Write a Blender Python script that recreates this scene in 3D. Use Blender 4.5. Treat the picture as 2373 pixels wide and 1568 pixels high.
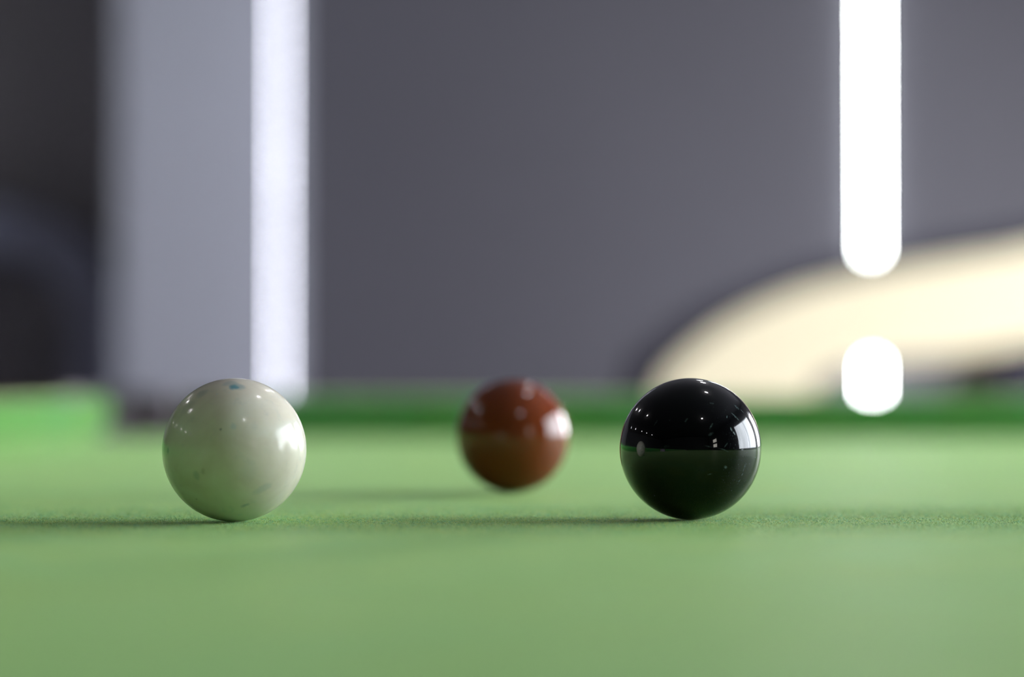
import bpy, bmesh, math, random
import numpy as np
from mathutils import Vector, Matrix

random.seed(7)
for _o in list(bpy.data.objects):
    bpy.data.objects.remove(_o)
S = bpy.context.scene
C = S.collection

# ---------------------------------------------------------------- camera, world, exposure
T = 0.86                      # height of the cloth above the floor
F = 5320.0                    # focal length in pixels of the 2373 px wide frame
HC = T + 0.0502               # camera height
PITCH = math.atan(106.5 / F)
cam = bpy.data.cameras.new('camera'); camo = bpy.data.objects.new('camera', cam); C.objects.link(camo)
camo.location = (0, 0, HC)
camo.rotation_euler = (math.pi / 2 + PITCH, 0, 0)
cam.sensor_fit = 'HORIZONTAL'; cam.sensor_width = 22.3; cam.lens = F * 22.3 / 2373.0
cam.clip_start = 0.02; cam.clip_end = 60
cam.dof.use_dof = True; cam.dof.focus_distance = 0.843; cam.dof.aperture_fstop = 2.0; cam.dof.aperture_blades = 0
S.camera = camo

S.view_settings.view_transform = 'Standard'; S.view_settings.look = 'None'
S.view_settings.gamma = 1.0; S.view_settings.use_curve_mapping = False
S.view_settings.exposure = 0.0

wd = bpy.data.worlds.new('world'); S.world = wd; wd.use_nodes = True
wd.node_tree.nodes['Background'].inputs[0].default_value = (0.75, 0.85, 1.0, 1)
wd.node_tree.nodes['Background'].inputs[1].default_value = 0.3

L_WIN1, L_WIN2, L_WIN3 = 12.0, 22.0, 6.0        # daylight in the three windows
L_DOWN = 115.0                                   # ceiling downlights
L_TUBE, L_STRIP = 70.0, 12.0                     # tube lamps on the far wall / on the column

def P(px, py, y):
    """point of the room at distance y in front of the camera that stands at this place of the photograph"""
    a = (px - 1186.5) / F; b = (784.0 - py) / F
    c, s = math.cos(PITCH), math.sin(PITCH)
    d = Vector((a, c - b * s, s + b * c))
    return Vector((0, 0, HC)) + d * (y / d.y)

# ---------------------------------------------------------------- helpers
def mat(name, base=(0.5, 0.5, 0.5), rough=0.5, metal=0.0, spec=0.5, emit=None, es=0.0, coat=0.0, sheen=0.0):
    m = bpy.data.materials.new(name); m.use_nodes = True
    b = m.node_tree.nodes['Principled BSDF']
    b.inputs['Base Color'].default_value = (*base, 1)
    b.inputs['Roughness'].default_value = rough
    b.inputs['Metallic'].default_value = metal
    b.inputs['Specular IOR Level'].default_value = spec
    b.inputs['Coat Weight'].default_value = coat
    b.inputs['Sheen Weight'].default_value = sheen
    if emit:
        b.inputs['Emission Color'].default_value = (*emit, 1)
        b.inputs['Emission Strength'].default_value = es
    return m

class NT:
    def __init__(s, m):
        s.t = m.node_tree; s.b = s.t.nodes['Principled BSDF']
    def n(s, kind, **kw):
        x = s.t.nodes.new(kind)
        for k, v in kw.items(): setattr(x, k, v)
        return x
    def l(s, a, b): s.t.links.new(a, b)
    def set(s, sock, v):
        if isinstance(v, bpy.types.NodeSocket): s.l(v, sock)
        else: sock.default_value = v
    def math(s, op, a, b=0.0, clamp=False):
        x = s.n('ShaderNodeMath', operation=op, use_clamp=clamp)
        s.set(x.inputs[0], a); s.set(x.inputs[1], b); return x.outputs[0]
    def noise(s, vec, scale, detail=3, rough=0.5, dist=0.0):
        x = s.n('ShaderNodeTexNoise'); s.l(vec, x.inputs['Vector'])
        x.inputs['Scale'].default_value = scale; x.inputs['Detail'].default_value = detail
        x.inputs['Roughness'].default_value = rough; x.inputs['Distortion'].default_value = dist
        return x.outputs['Fac']
    def ramp(s, fac, stops):
        x = s.n('ShaderNodeValToRGB'); s.l(fac, x.inputs[0]); e = x.color_ramp.elements
        while len(e) > len(stops): e.remove(e[-1])
        while len(e) < len(stops): e.new(1.0)
        for i, (p, c) in enumerate(stops):
            e[i].position = p; e[i].color = (*c, 1) if len(c) == 3 else c
        return x.outputs[0]
    def mix(s, fac, a, b):
        x = s.n('ShaderNodeMix', data_type='RGBA')
        s.set(x.inputs[0], fac)
        s.set(x.inputs[6], a if isinstance(a, bpy.types.NodeSocket) else (*a, 1))
        s.set(x.inputs[7], b if isinstance(b, bpy.types.NodeSocket) else (*b, 1))
        return x.outputs[2]
    def coord(s, which='Object'): return s.n('ShaderNodeTexCoord').outputs[which]
    def mark(s, vec, c, ax, ln, wd_, soft=0.35):
        """soft-edged elliptical spot at c (unit direction), long axis ax, half sizes ln and wd_"""
        c = Vector(c).normalized(); u = Vector(ax); u = (u - c * u.dot(c)).normalized(); v = c.cross(u)
        sub = s.n('ShaderNodeVectorMath', operation='SUBTRACT'); s.l(vec, sub.inputs[0]); sub.inputs[1].default_value = c
        outs = []
        for a, r in ((u, ln), (v, wd_), (c, 0.5)):
            d = s.n('ShaderNodeVectorMath', operation='DOT_PRODUCT'); s.l(sub.outputs[0], d.inputs[0]); d.inputs[1].default_value = a / r
            outs.append(s.math('MULTIPLY', d.outputs['Value'], d.outputs['Value']))
        q = s.math('ADD', s.math('ADD', outs[0], outs[1]), outs[2])
        mr = s.n('ShaderNodeMapRange', interpolation_type='SMOOTHSTEP'); s.l(q, mr.inputs[0])
        mr.inputs[1].default_value = soft; mr.inputs[2].default_value = 1.3; mr.inputs[3].default_value = 1; mr.inputs[4].default_value = 0
        return mr.outputs[0]
    def bump(s, h, strength, dist):
        x = s.n('ShaderNodeBump'); s.l(h, x.inputs['Height']); x.inputs['Strength'].default_value = strength
        x.inputs['Distance'].default_value = dist; s.l(x.outputs[0], s.b.inputs['Normal'])

def link(name, me, m=None, parent=None, loc=None, smooth=False):
    o = bpy.data.objects.new(name, me); C.objects.link(o)
    if m is not None: me.materials.append(m)
    if parent is not None: o.parent = parent
    if loc is not None: o.location = loc
    if smooth:
        for p in me.polygons: p.use_smooth = True
    return o
def from_bm(name, bm, m=None, parent=None, loc=None, smooth=False):
    bmesh.ops.recalc_face_normals(bm, faces=bm.faces)
    me = bpy.data.meshes.new(name); bm.to_mesh(me); bm.free()
    return link(name, me, m, parent, loc, smooth)
def box(bm, lo, hi):
    lo, hi = Vector(lo), Vector(hi)
    M = Matrix.Translation((lo + hi) / 2) @ Matrix.Diagonal((*(hi - lo), 1))
    bmesh.ops.create_cube(bm, size=1.0, matrix=M)
def box_obj(name, lo, hi, m, parent=None, bevel=0.0):
    bm = bmesh.new(); box(bm, lo, hi)
    if bevel: bmesh.ops.bevel(bm, geom=bm.edges[:], offset=bevel, segments=3, affect='EDGES', profile=0.5)
    return from_bm(name, bm, m, parent)
def prism(bm, pts, lo, hi, axis='z'):
    """extrude a 2-D outline: along z from (x, y) points, or along y from (x, z) points"""
    f = (lambda p, t: (p[0], p[1], t)) if axis == 'z' else (lambda p, t: (p[0], t, p[1]))
    a = [bm.verts.new(f(p, lo)) for p in pts]; b = [bm.verts.new(f(p, hi)) for p in pts]
    n = len(pts)
    bm.faces.new(a); bm.faces.new(b[::-1])
    for i in range(n): bm.faces.new((a[i], a[(i + 1) % n], b[(i + 1) % n], b[i]))
def lathe(bm, prof, seg=32, centre=(0, 0)):
    rings = []
    for r, z in prof:
        rings.append([bm.verts.new((centre[0] + r * math.cos(2 * math.pi * k / seg), centre[1] + r * math.sin(2 * math.pi * k / seg), z)) for k in range(seg)])
    for a, b in zip(rings, rings[1:]):
        for k in range(seg): bm.faces.new((a[k], a[(k + 1) % seg], b[(k + 1) % seg], b[k]))
    bm.faces.new(rings[0]); bm.faces.new(rings[-1][::-1])
def spline(pts, n=8):
    out = []; q = [pts[0]] + list(pts) + [pts[-1]]
    for i in range(1, len(q) - 2):
        p0, p1, p2, p3 = [Vector(v) for v in q[i - 1:i + 3]]
        for k in range(n):
            t = k / n
            out.append(0.5 * ((2 * p1) + (p2 - p0) * t + (2 * p0 - 5 * p1 + 4 * p2 - p3) * t * t + (3 * p1 - p0 - 3 * p2 + p3) * t ** 3))
    out.append(Vector(q[-1])); return out
def thing(name, label, cat, loc=(0, 0, 0), group=None):
    o = bpy.data.objects.new(name, None); C.objects.link(o); o.location = loc; o.empty_display_size = 0.1
    o['label'] = label; o['category'] = cat
    if group: o['group'] = group
    return o
def tag(o, label, cat, group=None):
    o['label'] = label; o['category'] = cat
    if group: o['group'] = group
    return o
def struct(o, label=None):
    o['kind'] = 'structure'
    if label: o['label'] = label
    o['category'] = o.name.split('_')[0].split('.')[0]
    return o

# ---------------------------------------------------------------- materials
def wall_paint(name, base, rough=0.55, spec=0.3):
    m = mat(name, base, rough, spec=spec); t = NT(m); co = t.coord()
    f = t.noise(co, 1.3, 4)
    t.l(t.mix(f, [c * 0.92 for c in base], [c * 1.08 for c in base]), t.b.inputs['Base Color'])
    t.bump(t.noise(co, 180, 3), 0.15, 0.001)
    return m
M_WALL = wall_paint('dark_grey_wall_paint', (0.056, 0.0545, 0.066))
M_COLUMN = wall_paint('mid_grey_column_paint', (0.27, 0.277, 0.32))
M_RECESS = wall_paint('charcoal_wall_paint', (0.50, 0.48, 0.52))
M_SIDE = wall_paint('side_wall_paint', (0.07, 0.07, 0.08))
M_CEIL = wall_paint('ceiling_paint', (0.05, 0.05, 0.055), 0.8)
M_FLOOR = wall_paint('pale_floor_vinyl', (0.58, 0.57, 0.60), 0.7, 0.3)
M_FRAME = mat('window_frame_white', (0.6, 0.6, 0.62), 0.4)

# ---------------------------------------------------------------- the room
XL, XR, YB, YF, ZC = -6.4, 2.6, -4.2, 6.8, 2.78
cx0, cx1, cyf = P(272, 890, 6.3).x, P(651, 890, 6.3).x, 6.3
YR = 7.7
struct(box_obj('floor', (XL, YB, -0.05), (XR, YR, 0), M_FLOOR))
struct(box_obj('ceiling', (XL, YB, ZC), (XR, YR, ZC + 0.1), M_CEIL))
struct(box_obj('wall_back', (cx1 - 0.05, YF, 0), (XR, YF + 0.12, ZC), M_WALL), 'plain dark grey wall behind the snooker table')
struct(box_obj('wall_recess', (XL, YR, 0), (cx1 - 0.05, YR + 0.12, ZC), M_RECESS), 'charcoal wall of the recess left of the pillar')
struct(box_obj('wall_pillar', (cx0, cyf, 0), (cx1, YR, ZC), M_COLUMN, bevel=0.004), 'lighter grey square pillar left of the dark wall')
struct(box_obj('wall_left', (XL - 0.12, YB, 0), (XL, YR, ZC), M_SIDE))
struct(box_obj('wall_front', (XL, YB - 0.12, 0), (XR, YB, ZC), M_SIDE))
struct(box_obj('baseboard_back', (cx1, YF - 0.018, 0), (XR, YF, 0.12), M_FRAME, bevel=0.004))
WINS = [(0.42, 2.86, 0.08, 2.20, L_WIN1, (0.86, 0.93, 1.0), 2, 1, 0.035),
        (3.55, 5.30, 0.08, 2.08, L_WIN2, (0.95, 0.95, 1.0), 1, 1, 0.03),
        (-3.15, -2.15, 1.08, 2.20, L_WIN3, (1.0, 0.97, 0.86), 1, 2, 0.10)]
bm = bmesh.new()                                            # right wall with its three openings
ys = sorted(WINS, key=lambda w: w[0]); y = YB
for w in ys:
    box(bm, (XR, y, 0), (XR + 0.2, w[0], ZC)); box(bm, (XR, w[0], 0), (XR + 0.2, w[1], w[2])); box(bm, (XR, w[0], w[3]), (XR + 0.2, w[1], ZC)); y = w[1]
box(bm, (XR, y, 0), (XR + 0.2, YR, ZC))
struct(from_bm('wall_right', bm, M_SIDE))
for i, (y0, y1, z0, z1, e, col, ny, nz, fr) in enumerate(WINS):
    m = mat('daylit_pane_%d' % i, (0.7, 0.7, 0.7), 0.4, emit=col, es=e)
    t = NT(m); co = t.coord('Object')
    mp = t.n('ShaderNodeMapping'); mp.inputs['Scale'].default_value = (1, 2.2, 0.35); t.l(co, mp.inputs[0])
    f = t.noise(mp.outputs[0], 2.0, 3)
    t.l(t.math('MULTIPLY', t.math('ADD', t.math('MULTIPLY', f, 0.9), 0.55), e), t.b.inputs['Emission Strength'])
    w = bpy.data.objects.new('window_%d' % (i + 1), None); C.objects.link(w); w.location = (XR, y0, z0)
    w['kind'] = 'structure'; w['category'] = 'window'
    w['label'] = ('wide daylit window in the right wall beside the snooker table', 'bright daylit window in the right wall near the back wall', 'small two pane window in the right wall behind the camera')[i]
    W, H = y1 - y0, z1 - z0
    bm = bmesh.new()
    for lo, hi in (((-.01, 0, 0), (.06, fr, H)), ((-.01, W - fr, 0), (.06, W, H)), ((-.01, fr, 0), (.06, W - fr, fr)), ((-.01, fr, H - fr), (.06, W - fr, H))): box(bm, lo, hi)
    for k in range(1, ny): box(bm, (0, W * k / ny - fr / 3, fr), (.05, W * k / ny + fr / 3, H - fr))
    for k in range(1, nz): box(bm, (0, fr, H * k / nz - fr), (.05, W - fr, H * k / nz + fr))
    from_bm('window_frame', bm, M_FRAME, w)
    for a in range(ny):
        for b in range(nz):
            box_obj('pane', (.03, W * a / ny + fr / 3 + .001, H * b / nz + fr / 3), (.036, W * (a + 1) / ny - fr / 3 - .001, H * (b + 1) / nz - fr / 3), m, w)

# ---------------------------------------------------------------- lamps
M_HOUSING = mat('lamp_housing_white', (0.75, 0.75, 0.75), 0.35)
M_DOWN = mat('downlight_lens', (0.9, 0.9, 0.9), 0.4, emit=(1.0, 0.96, 0.98), es=L_DOWN)
def downlight(x, y, proto=[]):
    if not proto:
        r = bpy.data.objects.new('downlight', None); C.objects.link(r)
        bm = bmesh.new(); lathe(bm, [(0.048, -0.004), (0.066, -0.006), (0.070, -0.002), (0.070, 0.0), (0.048, 0.0)], 32)
        from_bm('trim_ring', bm, M_HOUSING, r, smooth=False)
        bm = bmesh.new(); lathe(bm, [(0.046, -0.010), (0.047, -0.005)], 24)
        from_bm('lens', bm, M_DOWN, r)
        proto.append(r)
    else:
        r = proto[0].copy(); C.objects.link(r)
        for ch in proto[0].children:
            c = ch.copy(); C.objects.link(c); c.parent = r
    r.location = (x, y, ZC)
    return r
for x, ylist, lab, g in ((0.066 + .6, (-.6, 1.6, 3.55, 4.9), 'round ceiling downlight above the snooker table', 'downlights above the table'),
                   (0.066 - 2.4, (1.57, 3.44, 4.9), 'round ceiling downlight left of the table', 'downlights left of the table'),
                   (0.066 - 5.2, (-.74, .40, 1.5, 3.25, 5.1), 'round ceiling downlight along the left wall', 'downlights along the left wall')):
    n_ = len(ylist)
    for k, y in enumerate(ylist):
        where = 'nearest to the back wall' if k == n_ - 1 else ('farthest', 'second farthest', 'third farthest', 'fourth farthest')[k] + ' from the back wall'
        tag(downlight(x, y), lab + ', ' + where, 'lamp', g)

M_TUBE = mat('tube_glow', (0.9, 0.9, 0.9), 0.3, emit=(0.93, 1.0, 0.98), es=L_TUBE)
M_STRIP = mat('strip_glow', (0.9, 0.9, 0.9), 0.3, emit=(0.86, 0.88, 1.0), es=L_STRIP)
t = NT(M_STRIP); mp = t.n('ShaderNodeMapping'); mp.inputs['Scale'].default_value = (0, 0, 1); t.l(t.coord('Object'), mp.inputs[0])
t.l(t.math('MULTIPLY', t.math('ADD', t.math('MULTIPLY', t.noise(mp.outputs[0], 7.0, 2), 0.7), 0.65), L_STRIP), t.b.inputs['Emission Strength'])
M_ALU = mat('lamp_aluminium', (0.55, 0.56, 0.58), 0.35, metal=1.0)
def tube_lamp(name, label, x, yw, z0, z1, w, m):
    r = thing(name, label, 'lamp', (x, yw, z0)); H = z1 - z0
    box_obj('mounting_channel', (-w * .5, -.012, 0), (w * .5, 0, H), M_ALU, r, bevel=.0015)
    bm = bmesh.new()
    bmesh.ops.create_cone(bm, cap_ends=True, segments=16, radius1=w / 2, radius2=w / 2, depth=H - .02, matrix=Matrix.Translation((0, -.012 - w / 2 + .001, H / 2)))
    from_bm('glowing_tube', bm, m, r)
    for zz in (0, H - .01):
        box_obj('end_cap', (-w * .5, -.012 - w, zz), (w * .5, -.011, zz + .01), M_ALU, r, bevel=.001)
    return r
a = P(2019, 592, 6.78); tube_lamp('wall_tube_light', 'long white vertical tube light high on the dark grey wall', a.x, YF, a.z, 2.55, 0.012, M_TUBE)
a = P(2022, 828, 6.78); tube_lamp('wall_tube_light', 'short white tube light low on the wall, seen under the cream armrest', a.x, YF, 0.50, a.z, 0.012, M_TUBE)
a = P(651, 582, 6.28); tube_lamp('light_strip', 'slim pale vertical light strip on the right edge of the grey pillar', a.x - .004, cyf, 0.30, 2.55, 0.007, M_STRIP)

# ---------------------------------------------------------------- lounge chairs behind the table
M_CREAM = mat('cream_leather', (0.77, 0.675, 0.47), 0.9, spec=0.05)
t = NT(M_CREAM); co = t.coord(); t.bump(t.noise(co, 90, 4), 0.2, 0.002)
M_NAVY = mat('dark_shell_leather', (0.022, 0.02, 0.032), 0.6, spec=0.2)
t = NT(M_NAVY); t.bump(t.noise(t.coord(), 90, 4), 0.2, 0.002)
M_SLATE = mat('slate_leather', (0.26, 0.27, 0.37), 0.5, spec=0.3)
t = NT(M_SLATE); t.bump(t.noise(t.coord(), 90, 4), 0.2, 0.002)
M_VOID = mat('charcoal_shell_leather', (0.07, 0.07, 0.075), 0.6, spec=0.2)
M_LEG = mat('chair_leg_black', (0.03, 0.03, 0.03), 0.4)
def offset_curve(c, d):
    out = []
    for i, p in enumerate(c):
        a = c[max(i - 1, 0)]; b = c[min(i + 1, len(c) - 1)]; tt = (b - a).normalized()
        out.append(p + Vector((-tt.y, tt.x)) * d)
    return out
def slab(name, pts, y0, y1, m, parent, bev=0.012):
    bm = bmesh.new(); prism(bm, [(p[0], p[1]) for p in pts], y0, y1, 'y')
    es = [e for e in bm.edges if abs(e.verts[0].co.y - e.verts[1].co.y) < 1e-6]
    bmesh.ops.bevel(bm, geom=es, offset=bev, segments=4, affect='EDGES', profile=0.5)
    return from_bm(name, bm, m, parent)
def lounge_chair(name, label, outer, inner, y0, depth, shell_t, m_in, m_out, m_void, back_x, back_top, sgn, base_z, width):
    """outer / inner: (x, z) edge curves of the sweeping arm, front foot first, in room coordinates"""
    ox = outer[0][0]
    r = thing(name, label, 'chair', (ox, y0, base_z))
    loc = lambda p: Vector((p[0] - ox, p[1] - base_z))
    o = spline([loc(p) for p in outer]); i = spline([loc(p) for p in inner])
    sh = offset_curve(o, shell_t * sgn)
    for k in (0, 1):
        ya = k * (depth - .09)
        slab('armrest', o + i[::-1], ya, ya + .09, m_in, r)
        slab('shell_edge', o + sh[::-1], ya - .004, ya + .094, m_out, r, 0.006)
    bx = back_x - ox; zt = back_top - base_z; sx = sgn
    zs = 0.46
    slab('backrest', [(bx, zs - .1), (bx + sx * .05, zt - .06), (bx + sx * .09, zt), (bx + sx * .19, zt), (bx + sx * .20, zs - .1)], .092, depth - .092, m_out, r, 0.02)
    slab('seat', [(sx * .10, zs - .18), (sx * .08, zs - .03), (sx * .12, zs), (bx + sx * .02, zs - .03), (bx + sx * .02, zs - .18)], .092, depth - .092, m_in, r, 0.02)
    box_obj('seat_frame', (min(sx * .06, bx + sx * .18), .02, .20), (max(sx * .06, bx + sx * .18), depth - .02, zs - .182), m_out, r, bevel=.01)
    for lx in (sx * .10, bx + sx * .14):
        for ly in (.06, depth - .06):
            bm = bmesh.new(); lathe(bm, [(0.014, 0), (0.024, .20)], 16, (lx, ly)); from_bm('leg', bm, M_LEG, r, smooth=True)
    return r
D1 = 4.2
def q(px, py, d): v = P(px, py, d); return (v.x, v.z)
outer = [(0.245, .30), (0.25, .62), q(1526, 905, D1), q(1560, 850, D1), q(1620, 795, D1), q(1710, 735, D1), q(1850, 675, D1), q(2020, 634, D1), q(2200, 603, D1), q(2373, 575, D1), (1.02, 1.185), (1.12, 1.18)]
inner = [(0.58, .30), (0.565, .60), q(1885, 915, D1), q(1925, 868, D1), q(2010, 840, D1), q(2100, 834, D1), q(2250, 822, D1), q(2373, 800, D1), (1.02, .99), (1.12, .985)]
lounge_chair('lounge_chair', 'cream curved lounge chair with dark edge, behind the table at right', outer, inner, D1, .62, .038, M_CREAM, M_NAVY, M_NAVY, .86, 1.10, 1, 0.0, 1.0)
D2 = 6.95
PL = box_obj('platform', (-3.6, 6.45, 0.0), (cx0 - .02, YR - .002, 0.22), M_RECESS, bevel=.01); tag(PL, 'low charcoal platform under the dark chair in the recess', 'platform')
outer = [(-1.18, .50), (-1.175, .75), q(292, 760, D2), q(282, 660, D2), q(250, 590, D2), q(190, 528, D2), q(90, 480, D2), q(0, 458, D2), (-1.75, 1.50), (-1.95, 1.52)]
inner = [(-1.34, .50), (-1.335, .75), q(170, 800, D2), q(165, 720, D2), q(130, 655, D2), q(80, 610, D2), q(30, 590, D2), q(0, 582, D2), (-1.75, 1.32), (-1.95, 1.33)]
lounge_chair('lounge_chair', 'dark slate curved lounge chair in the recess left of the pillar', outer, inner, D2, .62, -.02, M_SLATE, M_VOID, M_VOID, -1.72, 1.42, -1, 0.22, 1.0)

# ---------------------------------------------------------------- the snooker table
X0, X1, Y0, Y1 = -0.364, 1.414, -1.349, 2.22
CUT = 0.085
def cloth_mat(name, dark, light, blue, sheen=0.6, sc=1.0, tint=(0.70, 1.0, 0.42, 1), rough=0.9, spec=0.15):
    m = mat(name, light, rough, spec=spec, sheen=sheen); t = NT(m); co = t.coord()
    t.b.inputs['Sheen Roughness'].default_value = 0.45
    t.b.inputs['Sheen Tint'].default_value = tint; t.b.inputs['Specular Tint'].default_value = tint
    f1 = t.noise(co, 1500 * sc, 4, 0.7); f2 = t.noise(co, 500 * sc, 3); f3 = t.noise(co, 9, 3)
    c = t.ramp(f1, [(0.30, dark), (0.55, light), (0.75, [min(1, v * 1.25) for v in light])])
    c = t.mix(t.math('MULTIPLY', t.ramp(f2, [(0.5, (0, 0, 0)), (0.72, (1, 1, 1))]), 0.45), c, blue)
    f4 = t.noise(co, 38, 4, 0.6); f5 = t.noise(co, 23, 3, 0.6)
    c = t.mix(t.math('MULTIPLY', f3, 0.35), c, [v * 0.85 for v in light])
    c = t.mix(t.math('MULTIPLY', t.ramp(f4, [(0.45, (0, 0, 0)), (0.68, (1, 1, 1))]), 0.75), c, (light[0] * 1.7, light[1] * 1.05, light[2] * 0.9))
    c = t.mix(t.math('MULTIPLY', t.ramp(f5, [(0.50, (0, 0, 0)), (0.70, (1, 1, 1))]), 0.75), c, (light[0] * 0.75, light[1] * 1.05, light[2] * 2.2))
    t.l(c, t.b.inputs['Base Color'])
    t.bump(t.noise(co, 1800 * sc, 3), 0.35, 0.0004)
    return m
M_CLOTH = cloth_mat('green_baize', (0.06, 0.20, 0.03), (0.125, 0.35, 0.055), (0.06, 0.28, 0.10), 0.39, rough=0.48, spec=0.6)
M_CUSH = cloth_mat('green_cushion_cloth', (0.03, 0.21, 0.035), (0.07, 0.33, 0.06), (0.03, 0.25, 0.06), 0.7, 1.0, (0.85, 1.0, 0.5, 1))
M_WOOD = mat('dark_polished_wood', (0.10, 0.045, 0.02), 0.28, coat=0.4)
t = NT(M_WOOD); mp = t.n('ShaderNodeMapping'); mp.inputs['Scale'].default_value = (8, 1, 8); t.l(t.coord(), mp.inputs[0])
t.l(t.ramp(t.noise(mp.outputs[0], 6, 5, 0.6, 0.8), [(0.3, (0.05, 0.022, 0.010)), (0.7, (0.13, 0.06, 0.028))]), t.b.inputs['Base Color'])
M_POCKET = mat('pocket_leather', (0.55, 0.46, 0.55), 0.45)
M_BRASS = mat('pocket_plate_leather', (0.30, 0.25, 0.31), 0.5)

tab = thing('snooker_table', 'snooker table with green baize bed, green cushions and dark wood rails', 'table', ((X0 + X1) / 2, (Y0 + Y1) / 2, 0))
OFF = Vector(tab.location)
def tb(name, bm, m, smooth=False):
    bmesh.ops.translate(bm, verts=bm.verts, vec=-OFF); return from_bm(name, bm, m, tab, smooth=smooth)
ym = (Y0 + Y1) / 2
PK = [(X0, Y1, -1, 1), (X1, Y1, 1, 1), (X1, Y0, 1, -1), (X0, Y0, -1, -1)]
RP, OC = 0.054, 0.020
# bed: outline running under the cushions with round pocket cuts
def arc(c, r, a0, a1, n=14): return [(c[0] + r * math.cos(math.radians(a0 + (a1 - a0) * k / n)), c[1] + r * math.sin(math.radians(a0 + (a1 - a0) * k / n))) for k in range(n + 1)]
U = 0.030
out = []
c = (X0 - OC, Y1 + OC); h = math.degrees(math.asin((U - OC) / RP))
out += arc(c, RP, -90 - h, 0 + h)
c = (X1 + OC, Y1 + OC); out += arc(c, RP, 180 - h, 270 + h)
c = (X1 + U + .012, ym); out += arc(c, RP, 90 + 12.8, 270 - 12.8)
c = (X1 + OC, Y0 - OC); out += arc(c, RP, 90 - h, 180 + h)
c = (X0 - OC, Y0 - OC); out += arc(c, RP, 0 - h, 90 + h)
c = (X0 - U - .012, ym); out += arc(c, RP, -90 + 12.8, 90 - 12.8)
bm = bmesh.new(); prism(bm, out, T - .045, T); bmesh.ops.triangulate(bm, faces=[f for f in bm.faces if len(f.verts) > 4])
tb('bed_cloth', bm, M_CLOTH)
# six cushions
PROF = [(.0155, 0.0), (.0125, .0035), (.0045, .012), (.0008, .020), (0, .029), (.0002, .0345), (.0015, .0366), (.006, .0375), (.050, .0380), (.050, 0.0)]
def cushion(ax, nose, out_s, a, b):
    """cushion along axis ax (0 = x, 1 = y) from a to b, nose at `nose`, growing outwards in direction out_s"""
    n = 90; R = .062; rings = []; bm = bmesh.new()
    for k in range(n + 1):
        tt = k / n; e = 0.5 - 0.5 * math.cos(math.pi * tt) if False else tt
        # denser stations near both ends
        s = a + (b - a) * (0.5 - 0.5 * math.cos(math.pi * tt))
        d = min(s - a, b - s)
        rec = 0.0 if d >= R else .047 * (1 - math.sqrt(max(0, 1 - ((R - d) / R) ** 2)))
        ring = []
        for u, v in PROF:
            uu = rec + u * (1 - rec / .050)
            p = [0, 0, T + v]; p[ax] = s; p[1 - ax] = nose + out_s * uu
            ring.append(bm.verts.new(p))
        rings.append(ring)
    m = len(PROF)
    for r0, r1 in zip(rings, rings[1:]):
        for j in range(m): bm.faces.new((r0[j], r0[(j + 1) % m], r1[(j + 1) % m], r1[j]))
    bm.faces.new(rings[0]); bm.faces.new(rings[-1][::-1])
    return tb('cushion', bm, M_CUSH)
cushion(0, Y1, 1, X0 + CUT, X1 - CUT); cushion(0, Y0, -1, X0 + CUT, X1 - CUT)
for xx, s in ((X0, -1), (X1, 1)):
    cushion(1, xx, s, Y0 + CUT, ym - .06); cushion(1, xx, s, ym + .06, Y1 - CUT)
# wooden rails, one board behind each cushion, and the corner blocks
RI, RO, ZT, ZB = .0505, .150, T + .0385, T - .10
def rail(lo, hi):
    bm = bmesh.new(); box(bm, lo, hi); bmesh.ops.bevel(bm, geom=bm.edges[:], offset=.004, segments=2, affect='EDGES'); tb('rail', bm, M_WOOD)
for yy, s in ((Y1, 1), (Y0, -1)):
    rail((X0 + .101, min(yy + s * RI, yy + s * RO), ZB), (X1 - .101, max(yy + s * RI, yy + s * RO), ZT))
for xx, s in ((X0, -1), (X1, 1)):
    for a_, b_ in ((Y0 + .101, ym - .081), (ym + .081, Y1 - .101)):
        rail((min(xx + s * RI, xx + s * RO), a_, ZB), (max(xx + s * RI, xx + s * RO), b_, ZT))
for (px_, py_, sx, sy) in PK:
    c = (-OC - .0, OC); pts = [(.10, RI), (.10, RO), (-.115, RO), (-.14, .14), (-RO, .115), (-RO, -.10), (-RI, -.10)] + arc((-OC, OC), RP + .007, 232, 38, 24)
    pts = [(px_ + (x if sx < 0 else -x), py_ + (y if sy > 0 else -y)) for x, y in pts]
    bm = bmesh.new(); prism(bm, pts, ZB, ZT); bmesh.ops.triangulate(bm, faces=[f for f in bm.faces if len(f.verts) > 4]); tb('corner_block', bm, M_WOOD)
    # leather liner of the pocket, open towards the table
    inn = arc((-OC, OC), RP + .0005, 238, 32, 28); ou = arc((-OC, OC), RP + .0065, 238, 32, 28)
    fl = lambda L: [(px_ + (x if sx < 0 else -x), py_ + (y if sy > 0 else -y)) for x, y in L]
    bm = bmesh.new(); prism(bm, fl(inn + ou[::-1]), T - .13, T + .0395); bmesh.ops.triangulate(bm, faces=[f for f in bm.faces if len(f.verts) > 4]); tb('pocket_liner', bm, M_POCKET)
    inn = arc((-OC, OC), RP + .002, 236, 34, 28); ou = arc((-OC, OC), RP + .020, 236, 34, 28)
    bm = bmesh.new(); prism(bm, fl(inn + ou[::-1]), T + .0396, T + .0425); bmesh.ops.triangulate(bm, faces=[f for f in bm.faces if len(f.verts) > 4]); tb('pocket_plate', bm, M_BRASS)
    bm = bmesh.new(); cc = fl([(-OC, OC)])[0]; lathe(bm, [(.02, T - .20), (.045, T - .17), (RP, T - .131)], 24, cc); tb('pocket_cup', bm, M_POCKET, True)
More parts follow.
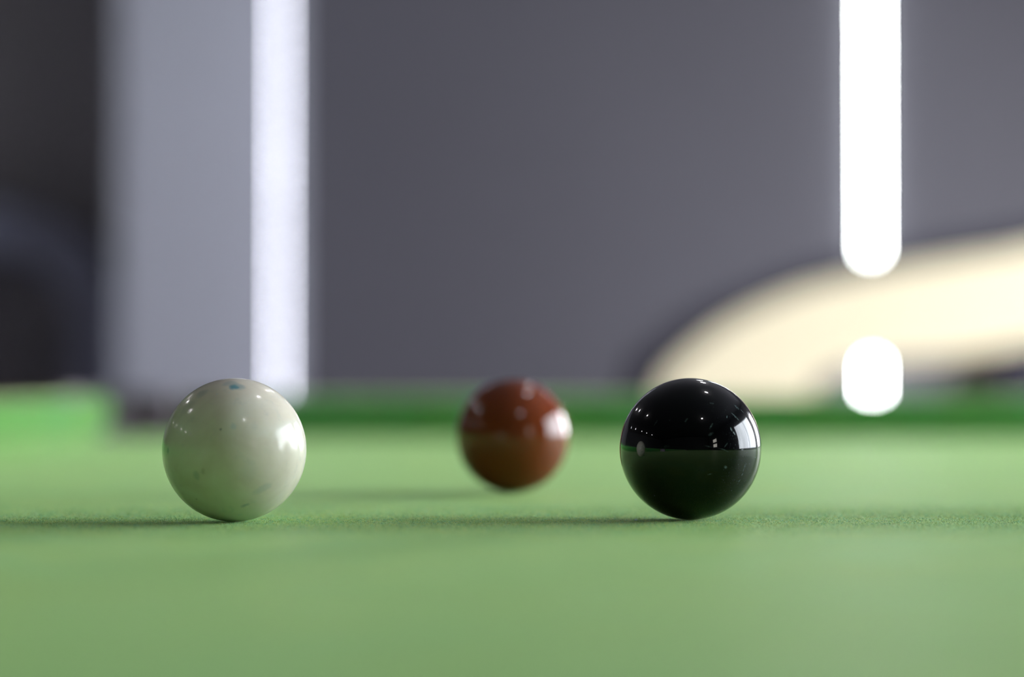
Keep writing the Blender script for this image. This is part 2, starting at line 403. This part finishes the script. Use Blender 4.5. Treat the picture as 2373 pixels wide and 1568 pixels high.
for xx, s in ((X0, -1), (X1, 1)):
    cc = (xx + s * (U + .012), ym)
    pts = [(xx + s * RI, ym - .08), (xx + s * RO, ym - .08), (xx + s * RO, ym + .08), (xx + s * RI, ym + .08)]
    a0 = 100 if s < 0 else 80; a1 = 260 if s < 0 else -80
    pts += arc(cc, RP + .007, a0, a1, 20)
    bm = bmesh.new(); prism(bm, pts, ZB, ZT); bmesh.ops.triangulate(bm, faces=[f for f in bm.faces if len(f.verts) > 4]); tb('pocket_block', bm, M_WOOD)
    bm = bmesh.new(); prism(bm, arc(cc, RP + .0005, a0, a1, 20) + arc(cc, RP + .0065, a1, a0, 20), T - .13, T + .0395)
    bmesh.ops.triangulate(bm, faces=[f for f in bm.faces if len(f.verts) > 4]); tb('pocket_liner', bm, M_POCKET)
    bm = bmesh.new(); lathe(bm, [(.02, T - .20), (.045, T - .17), (RP, T - .131)], 24, cc); tb('pocket_cup', bm, M_POCKET, True)
# apron frame and eight turned legs
for lo, hi in (((X0 - .05, Y1 + .02, T - .24), (X1 + .05, Y1 + .06, ZB - .001)), ((X0 - .05, Y0 - .06, T - .24), (X1 + .05, Y0 - .02, ZB - .001)),
               ((X0 - .06, Y0 - .0199, T - .24), (X0 - .02, Y1 + .0199, ZB - .001)), ((X1 + .02, Y0 - .0199, T - .24), (X1 + .06, Y1 + .0199, ZB - .001))):
    bm = bmesh.new(); box(bm, lo, hi); tb('apron', bm, M_WOOD)
bm = bmesh.new(); lathe(bm, [(.045, 0), (.055, .03), (.04, .06), (.035, .10), (.05, .16), (.065, .30), (.07, .42), (.045, .47), (.06, .50), (.06, T - .2401)], 24)
legm = bpy.data.meshes.new('leg'); bmesh.ops.recalc_face_normals(bm, faces=bm.faces); bm.to_mesh(legm); bm.free(); legm.materials.append(M_WOOD)
for p in legm.polygons: p.use_smooth = True
for k in range(4):
    for xx in (X0 + .12, X1 - .12):
        o = bpy.data.objects.new('leg', legm); C.objects.link(o); o.parent = tab; o.location = (xx - OFF.x, Y0 + .12 + k * (Y1 - Y0 - .24) / 3 - OFF.y, 0)
bm = bmesh.new()                                                # underframe that carries the bed on the legs
for xx in (X0 + .12, X1 - .12): box(bm, (xx - .06, Y0 - .0198, T - .24), (xx + .06, Y1 + .0198, T - .0455))
tb('bed_frame', bm, M_WOOD)

R = 0.02625
BALLS = {}
for k_, (px_, D_) in {'cue': (544, 332), 'brown': (1188, 262), 'black': (1599.5, 327.5)}.items():
    d_ = F * 2 * R / D_; BALLS[k_] = ((px_ - 1186.5) / F * d_, d_)
# raised fibres of the baize where the eye can tell them apart
M_NAP = mat('baize_fibre', (0.3, 0.5, 0.2), 0.8, spec=0.4, sheen=0.6)
t = NT(M_NAP); at = t.n('ShaderNodeAttribute', attribute_name='fibre_colour'); t.l(at.outputs['Color'], t.b.inputs['Base Color'])
rng = np.random.default_rng(3)
N = 340000
yy = 0.86 + rng.normal(0, 0.055, N); yy = yy[(yy > .70) & (yy < 1.10)]; N = len(yy)
xx = rng.uniform(-0.27, 0.27, N)
hgt = rng.gamma(4.0, 0.00006, N).clip(.0001, .0008); wid = rng.uniform(.00004, .00009, N); az = rng.uniform(0, np.pi, N)
hgt *= 1.05; wid *= 1.7
for bx_, by_ in BALLS.values():                                  # fibres are pressed down under a ball
    dd = np.sqrt((xx - bx_) ** 2 + (yy - by_) ** 2); dd = np.maximum(0, dd - .0012)
    gap = np.where(dd < R, R - np.sqrt(np.maximum(0, R * R - np.minimum(dd, R) ** 2)), 1.0)
    hgt = np.minimum(hgt, gap * .8)
keep = hgt > .00004; xx, yy, hgt, wid, az = xx[keep], yy[keep], hgt[keep], wid[keep], az[keep]; N = len(xx)
lean = rng.normal(0, .6, (N, 2)) * hgt[:, None]
V = np.empty((N, 3, 3), np.float32)
dx, dy = np.cos(az) * wid / 2, np.sin(az) * wid / 2
V[:, 0] = np.stack([xx - dx, yy - dy, np.full(N, T - .00002)], 1)
V[:, 1] = np.stack([xx + dx, yy + dy, np.full(N, T - .00002)], 1)
V[:, 2] = np.stack([xx + lean[:, 0], yy + lean[:, 1], T + hgt], 1)
V -= np.array(OFF, np.float32)
me = bpy.data.meshes.new('cloth_nap')
me.vertices.add(N * 3); me.vertices.foreach_set('co', V.ravel())
me.loops.add(N * 3); me.loops.foreach_set('vertex_index', np.arange(N * 3, dtype=np.int32))
me.polygons.add(N); me.polygons.foreach_set('loop_start', np.arange(0, N * 3, 3, dtype=np.int32)); me.polygons.foreach_set('loop_total', np.full(N, 3, np.int32))
me.update(calc_edges=True)
pal = np.array([(.50, .80, .28), (.88, .95, .32), (.26, .74, .52), (.14, .34, .12), (.98, .98, .65), (.42, .76, .24)], np.float32)
tuft = (np.floor(xx / .0011).astype(np.int64) * 7919 + np.floor(yy / .0035).astype(np.int64) * 104729) % 100003
tr = np.random.default_rng(5).choice(6, 100003, p=[.30, .20, .20, .10, .05, .15])[tuft]
ci = np.where(rng.random(N) < .55, tr, rng.choice(6, N, p=[.30, .20, .18, .12, .08, .12]))
col = np.ones((N, 3, 4), np.float32); col[:, :, :3] = pal[ci][:, None, :] * rng.uniform(.8, 1.15, (N, 1, 1))
ca = me.color_attributes.new('fibre_colour', 'FLOAT_COLOR', 'POINT'); ca.data.foreach_set('color', col.ravel())
nap = link('cloth_nap', me, M_NAP, tab); nap['kind'] = 'stuff'

# ---------------------------------------------------------------- the balls
def ball(name, label, which, m, rot=(0, 0, 0)):
    x, d = BALLS[which]
    bm = bmesh.new(); bmesh.ops.create_uvsphere(bm, u_segments=128, v_segments=64, radius=R)
    o = from_bm(name, bm, m, None, (x, d, T + R + .00006), smooth=True); o.rotation_euler = rot
    tag(o, label, 'ball'); return o
def ndir(px, py, cx, cy, r):
    """unit direction on a ball's visible face from a place in the photograph"""
    a = (px - cx) / r; b = (cy - py) / r; k = math.sqrt(max(0.02, 1 - a * a - b * b)); return (a, -k, b)
def rag(t, co, amp=0.05, scale=9.0):
    x = t.n('ShaderNodeTexNoise'); t.l(co, x.inputs['Vector']); x.inputs['Scale'].default_value = scale; x.inputs['Detail'].default_value = 4; x.inputs['Roughness'].default_value = .65
    a = t.n('ShaderNodeVectorMath', operation='SUBTRACT'); t.l(x.outputs['Color'], a.inputs[0]); a.inputs[1].default_value = (.5, .5, .5)
    b = t.n('ShaderNodeVectorMath', operation='SCALE'); t.l(a.outputs[0], b.inputs[0]); b.inputs['Scale'].default_value = amp
    c = t.n('ShaderNodeVectorMath', operation='ADD'); t.l(co, c.inputs[0]); t.l(b.outputs[0], c.inputs[1]); return c.outputs[0]
def unitco(t):
    s = t.n('ShaderNodeVectorMath', operation='SCALE'); t.l(t.coord('Object'), s.inputs[0]); s.inputs['Scale'].default_value = 1 / R; return s.outputs[0]

# cue ball: dingy ivory with faint marbling and blue chalk smudges
M_CUE = mat('ivory_resin', (0.5, 0.5, 0.42), 0.2, spec=0.42)
t = NT(M_CUE); co = unitco(t)
f = t.noise(co, 1.6, 5, 0.55, 0.6)
c = t.ramp(f, [(0.30, (0.85, 0.77, 0.63)), (0.5, (0.92, 0.85, 0.71)), (0.72, (0.97, 0.93, 0.81))])
c = t.mix(t.math('MULTIPLY', t.ramp(t.noise(co, 4.5, 4, 0.6), [(0.58, (0, 0, 0)), (0.75, (1, 1, 1))]), 0.16), c, (0.32, 0.47, 0.48))
rc = rag(t, co, .10, 7.0)
W = lambda x, y: ndir(340 + x * .2551, 840 + y * .2551, 544, 1041, 166)
for (x, y, ax, ln, wd_, st, cc) in ((830, 218, (1, 0, 0), .075, .08, .85, (.13, .42, .52)), (860, 212, (1, 0, 0), .12, .10, .45, (.16, .42, .50)), (790, 182, (1, 0, .3), .12, .12, .35, (.22, .42, .48)), (540, 275, (1, 0, .3), .11, .10, .28, (.2, .35, .38)),
        (755, 585, (1, 0, 0), .018, .014, .7, (.1, .12, .12)), (860, 560, (0, 0, 1), .06, .05, .28, (.45, .65, .7)), (245, 790, (0, 0, 1), .06, .035, .45, (.12, .25, .22)),
        (170, 860, (1, 0, 0), .03, .02, .5, (.8, .75, .65)), (525, 1000, (0, 0, 1), .08, .06, .3, (.2, .36, .3)), (600, 960, (0, 0, 1), .05, .03, .3, (.4, .36, .16)), (1110, 1120, (1, 0, .4), .16, .07, .25, (.35, .5, .47)),
        (940, 1270, (1, 0, .2), .07, .035, .4, (.2, .3, .34)), (890, 1362, (1, 0, -.1), .05, .012, .8, (.7, .8, .75)), (910, 1015, (.6, 0, 1), .03, .008, .5, (.8, .85, .8)), (510, 1218, (1, 0, 0), .014, .012, .6, (.08, .1, .08)),
        (805, 268, (.6, 0, 1), .03, .008, .5, (.8, .85, .85)), (685, 285, (1, 0, 0), .015, .015, .5, (.75, .8, .8)), (350, 620, (1, 0, -.6), .08, .012, .25, (.8, .8, .75)), (1000, 960, (0, 0, 1), .2, .12, .10, (.5, .6, .55)), (420, 400, (1, 0, 1), .2, .1, .15, (.3, .34, .38))):
    c = t.mix(t.math('MULTIPLY', t.mark(rc, W(x, y), ax, ln, wd_, 0.0), st), c, cc)
t.l(c, t.b.inputs['Base Color'])
t.b.inputs['Subsurface Weight'].default_value = 0.12; t.b.inputs['Subsurface Scale'].default_value = 0.004; t.b.inputs['Subsurface Radius'].default_value = (1, .9, .6)
t.l(t.ramp(t.noise(co, 7, 3), [(0.4, (0.12,) * 3), (0.7, (0.24,) * 3)]), t.b.inputs['Roughness'])
ball('cue_ball', 'off-white cue ball with faint blue chalk smudges at left', 'cue', M_CUE)

M_BROWN = mat('brown_resin', (0.20, 0.042, 0.014), 0.08, spec=0.5)
t = NT(M_BROWN); co = unitco(t)
t.l(t.mix(t.math('MULTIPLY', t.noise(co, 2.5, 3), 0.35), (0.25, 0.053, 0.018), (0.17, 0.036, 0.013)), t.b.inputs['Base Color'])
ball('snooker_ball', 'glossy brown snooker ball, slightly blurred, between the white and black balls', 'brown', M_BROWN)

M_BLACK = mat('black_resin', (0.004, 0.004, 0.005), 0.045)
t = NT(M_BLACK); co = unitco(t)
rc = rag(t, co, .045, 16.0); gr = t.ramp(t.noise(co, 60, 3, .7), [(.38, (.15,) * 3), (.62, (1,) * 3)])
B = lambda x, y: ndir(1400 + x * .2551, 840 + y * .2551, 1599.5, 1041, 164)
acc = None
for (x, y, ax, ln, wd_, st) in ((700, 518, (.6, 0, 1), .035, .012, .35), (920, 570, (.6, 0, 1), .05, .010, .45), (915, 640, (1, 0, .5), .05, .018, .25), (1068, 490, (.5, 0, 1), .025, .008, .6), (1150, 490, (1, 0, -.7), .09, .016, .35),
        (1105, 600, (.3, 0, -1), .03, .012, .8), (1130, 635, (.8, 0, -1), .04, .010, .7), (1170, 405, (1, 0, -.8), .06, .03, .25), (1220, 440, (1, 0, -1), .05, .008, .4), (1135, 290, (1, 0, -.1), .05, .006, .3), (1180, 345, (1, 0, -.5), .05, .008, .3),
        (1285, 470, (.4, 0, -1), .04, .02, .5), (1030, 780, (1, 0, -.3), .10, .006, .35), (1050, 740, (1, 0, .9), .04, .007, .5), (1180, 730, (0, 0, 1), .05, .03, .2), (1050, 935, (1, 0, -.8), .032, .024, .45), (1230, 940, (.25, 0, 1), .09, .006, .4),
        (1212, 1000, (1, 0, .6), .03, .010, .6), (905, 995, (1, 0, .1), .04, .007, .5), (1185, 1060, (1, 0, .6), .035, .007, .5), (1345, 975, (.4, 0, -1), .015, .006, .8), (1342, 858, (0, 0, 1), .015, .007, .6), (1045, 1336, (1, 0, .1), .045, .008, 1.0), (1085, 1332, (1, 0, .15), .03, .006, .5),
        (560, 520, (.4, 0, 1), .02, .012, .12), (440, 540, (.6, 0, 1), .06, .010, .10), (940, 370, (1, 0, 0), .04, .02, .15), (1210, 780, (1, 0, 0), .03, .012, .3), (900, 750, (1, 0, -.25), .07, .005, .35), (960, 1135, (1, 0, 0), .02, .010, .15), (1010, 1165, (1, 0, 0), .06, .006, .15),
        (320, 790, (0, 0, 1), .13, .09, .05), (520, 755, (1, 0, .2), .08, .03, .05), (820, 960, (1, 0, 0), .12, .1, .04), (1250, 1130, (1, 0, 1), .07, .006, .15), (1190, 690, (1, 0, -.9), .05, .005, .4)):  # first spot of this row paints in the white ball's dim reflection
    v = t.math('MULTIPLY', t.mark(rc, B(x, y), ax, ln, wd_, 0.0), st)
    acc = v if acc is None else t.math('MAXIMUM', acc, v)
acc = t.math('MULTIPLY', acc, gr)
# dusty wear on the right-hand side
wear = t.math('MULTIPLY', t.ramp(t.noise(co, 26, 5, 0.75, 1.5), [(0.60, (0, 0, 0)), (0.74, (1, 1, 1))]), t.mark(co, B(1180, 560), (1, 0, -1), .75, .42, 0.0))
wear2 = t.math('MULTIPLY', t.ramp(t.noise(co, 55, 2, 0.5), [(0.66, (0, 0, 0)), (0.72, (1, 1, 1))]), t.mark(co, B(1250, 950), (0, 0, 1), .85, .5, 0.0))
acc = t.math('MAXIMUM', acc, t.math('MULTIPLY', wear, 0.16)); acc = t.math('MAXIMUM', acc, t.math('MULTIPLY', wear2, 0.25))
t.l(t.mix(acc, (0.0015, 0.0015, 0.0022), (0.26, 0.38, 0.39)), t.b.inputs['Base Color'])
t.b.inputs['Roughness'].default_value = 0.22; t.b.inputs['Specular IOR Level'].default_value = 0.03
t.b.inputs['Coat Weight'].default_value = 1.0; t.b.inputs['Coat IOR'].default_value = 1.46
t.l(t.math('ADD', t.math('MULTIPLY', acc, 0.5), 0.035), t.b.inputs['Coat Roughness'])
ball('snooker_ball', 'sharp glossy black snooker ball with scuffs, at right', 'black', M_BLACK)

# crumb of chalk lying on the cloth
M_CRUMB = mat('chalk_crumb', (0.6, 0.78, 0.85), 0.7)
bm = bmesh.new(); bmesh.ops.create_icosphere(bm, subdivisions=2, radius=.0005)
for v in bm.verts: v.co = Vector((v.co.x * 1.3, v.co.y, v.co.z * .7)) * random.uniform(.8, 1.2)
a = (1473 - 1186.5) / F * .843
tag(from_bm('chalk_crumb', bm, M_CRUMB, None, (a, .843, T + .0006)), 'tiny pale blue chalk crumb on the baize just left of the black ball', 'chalk')
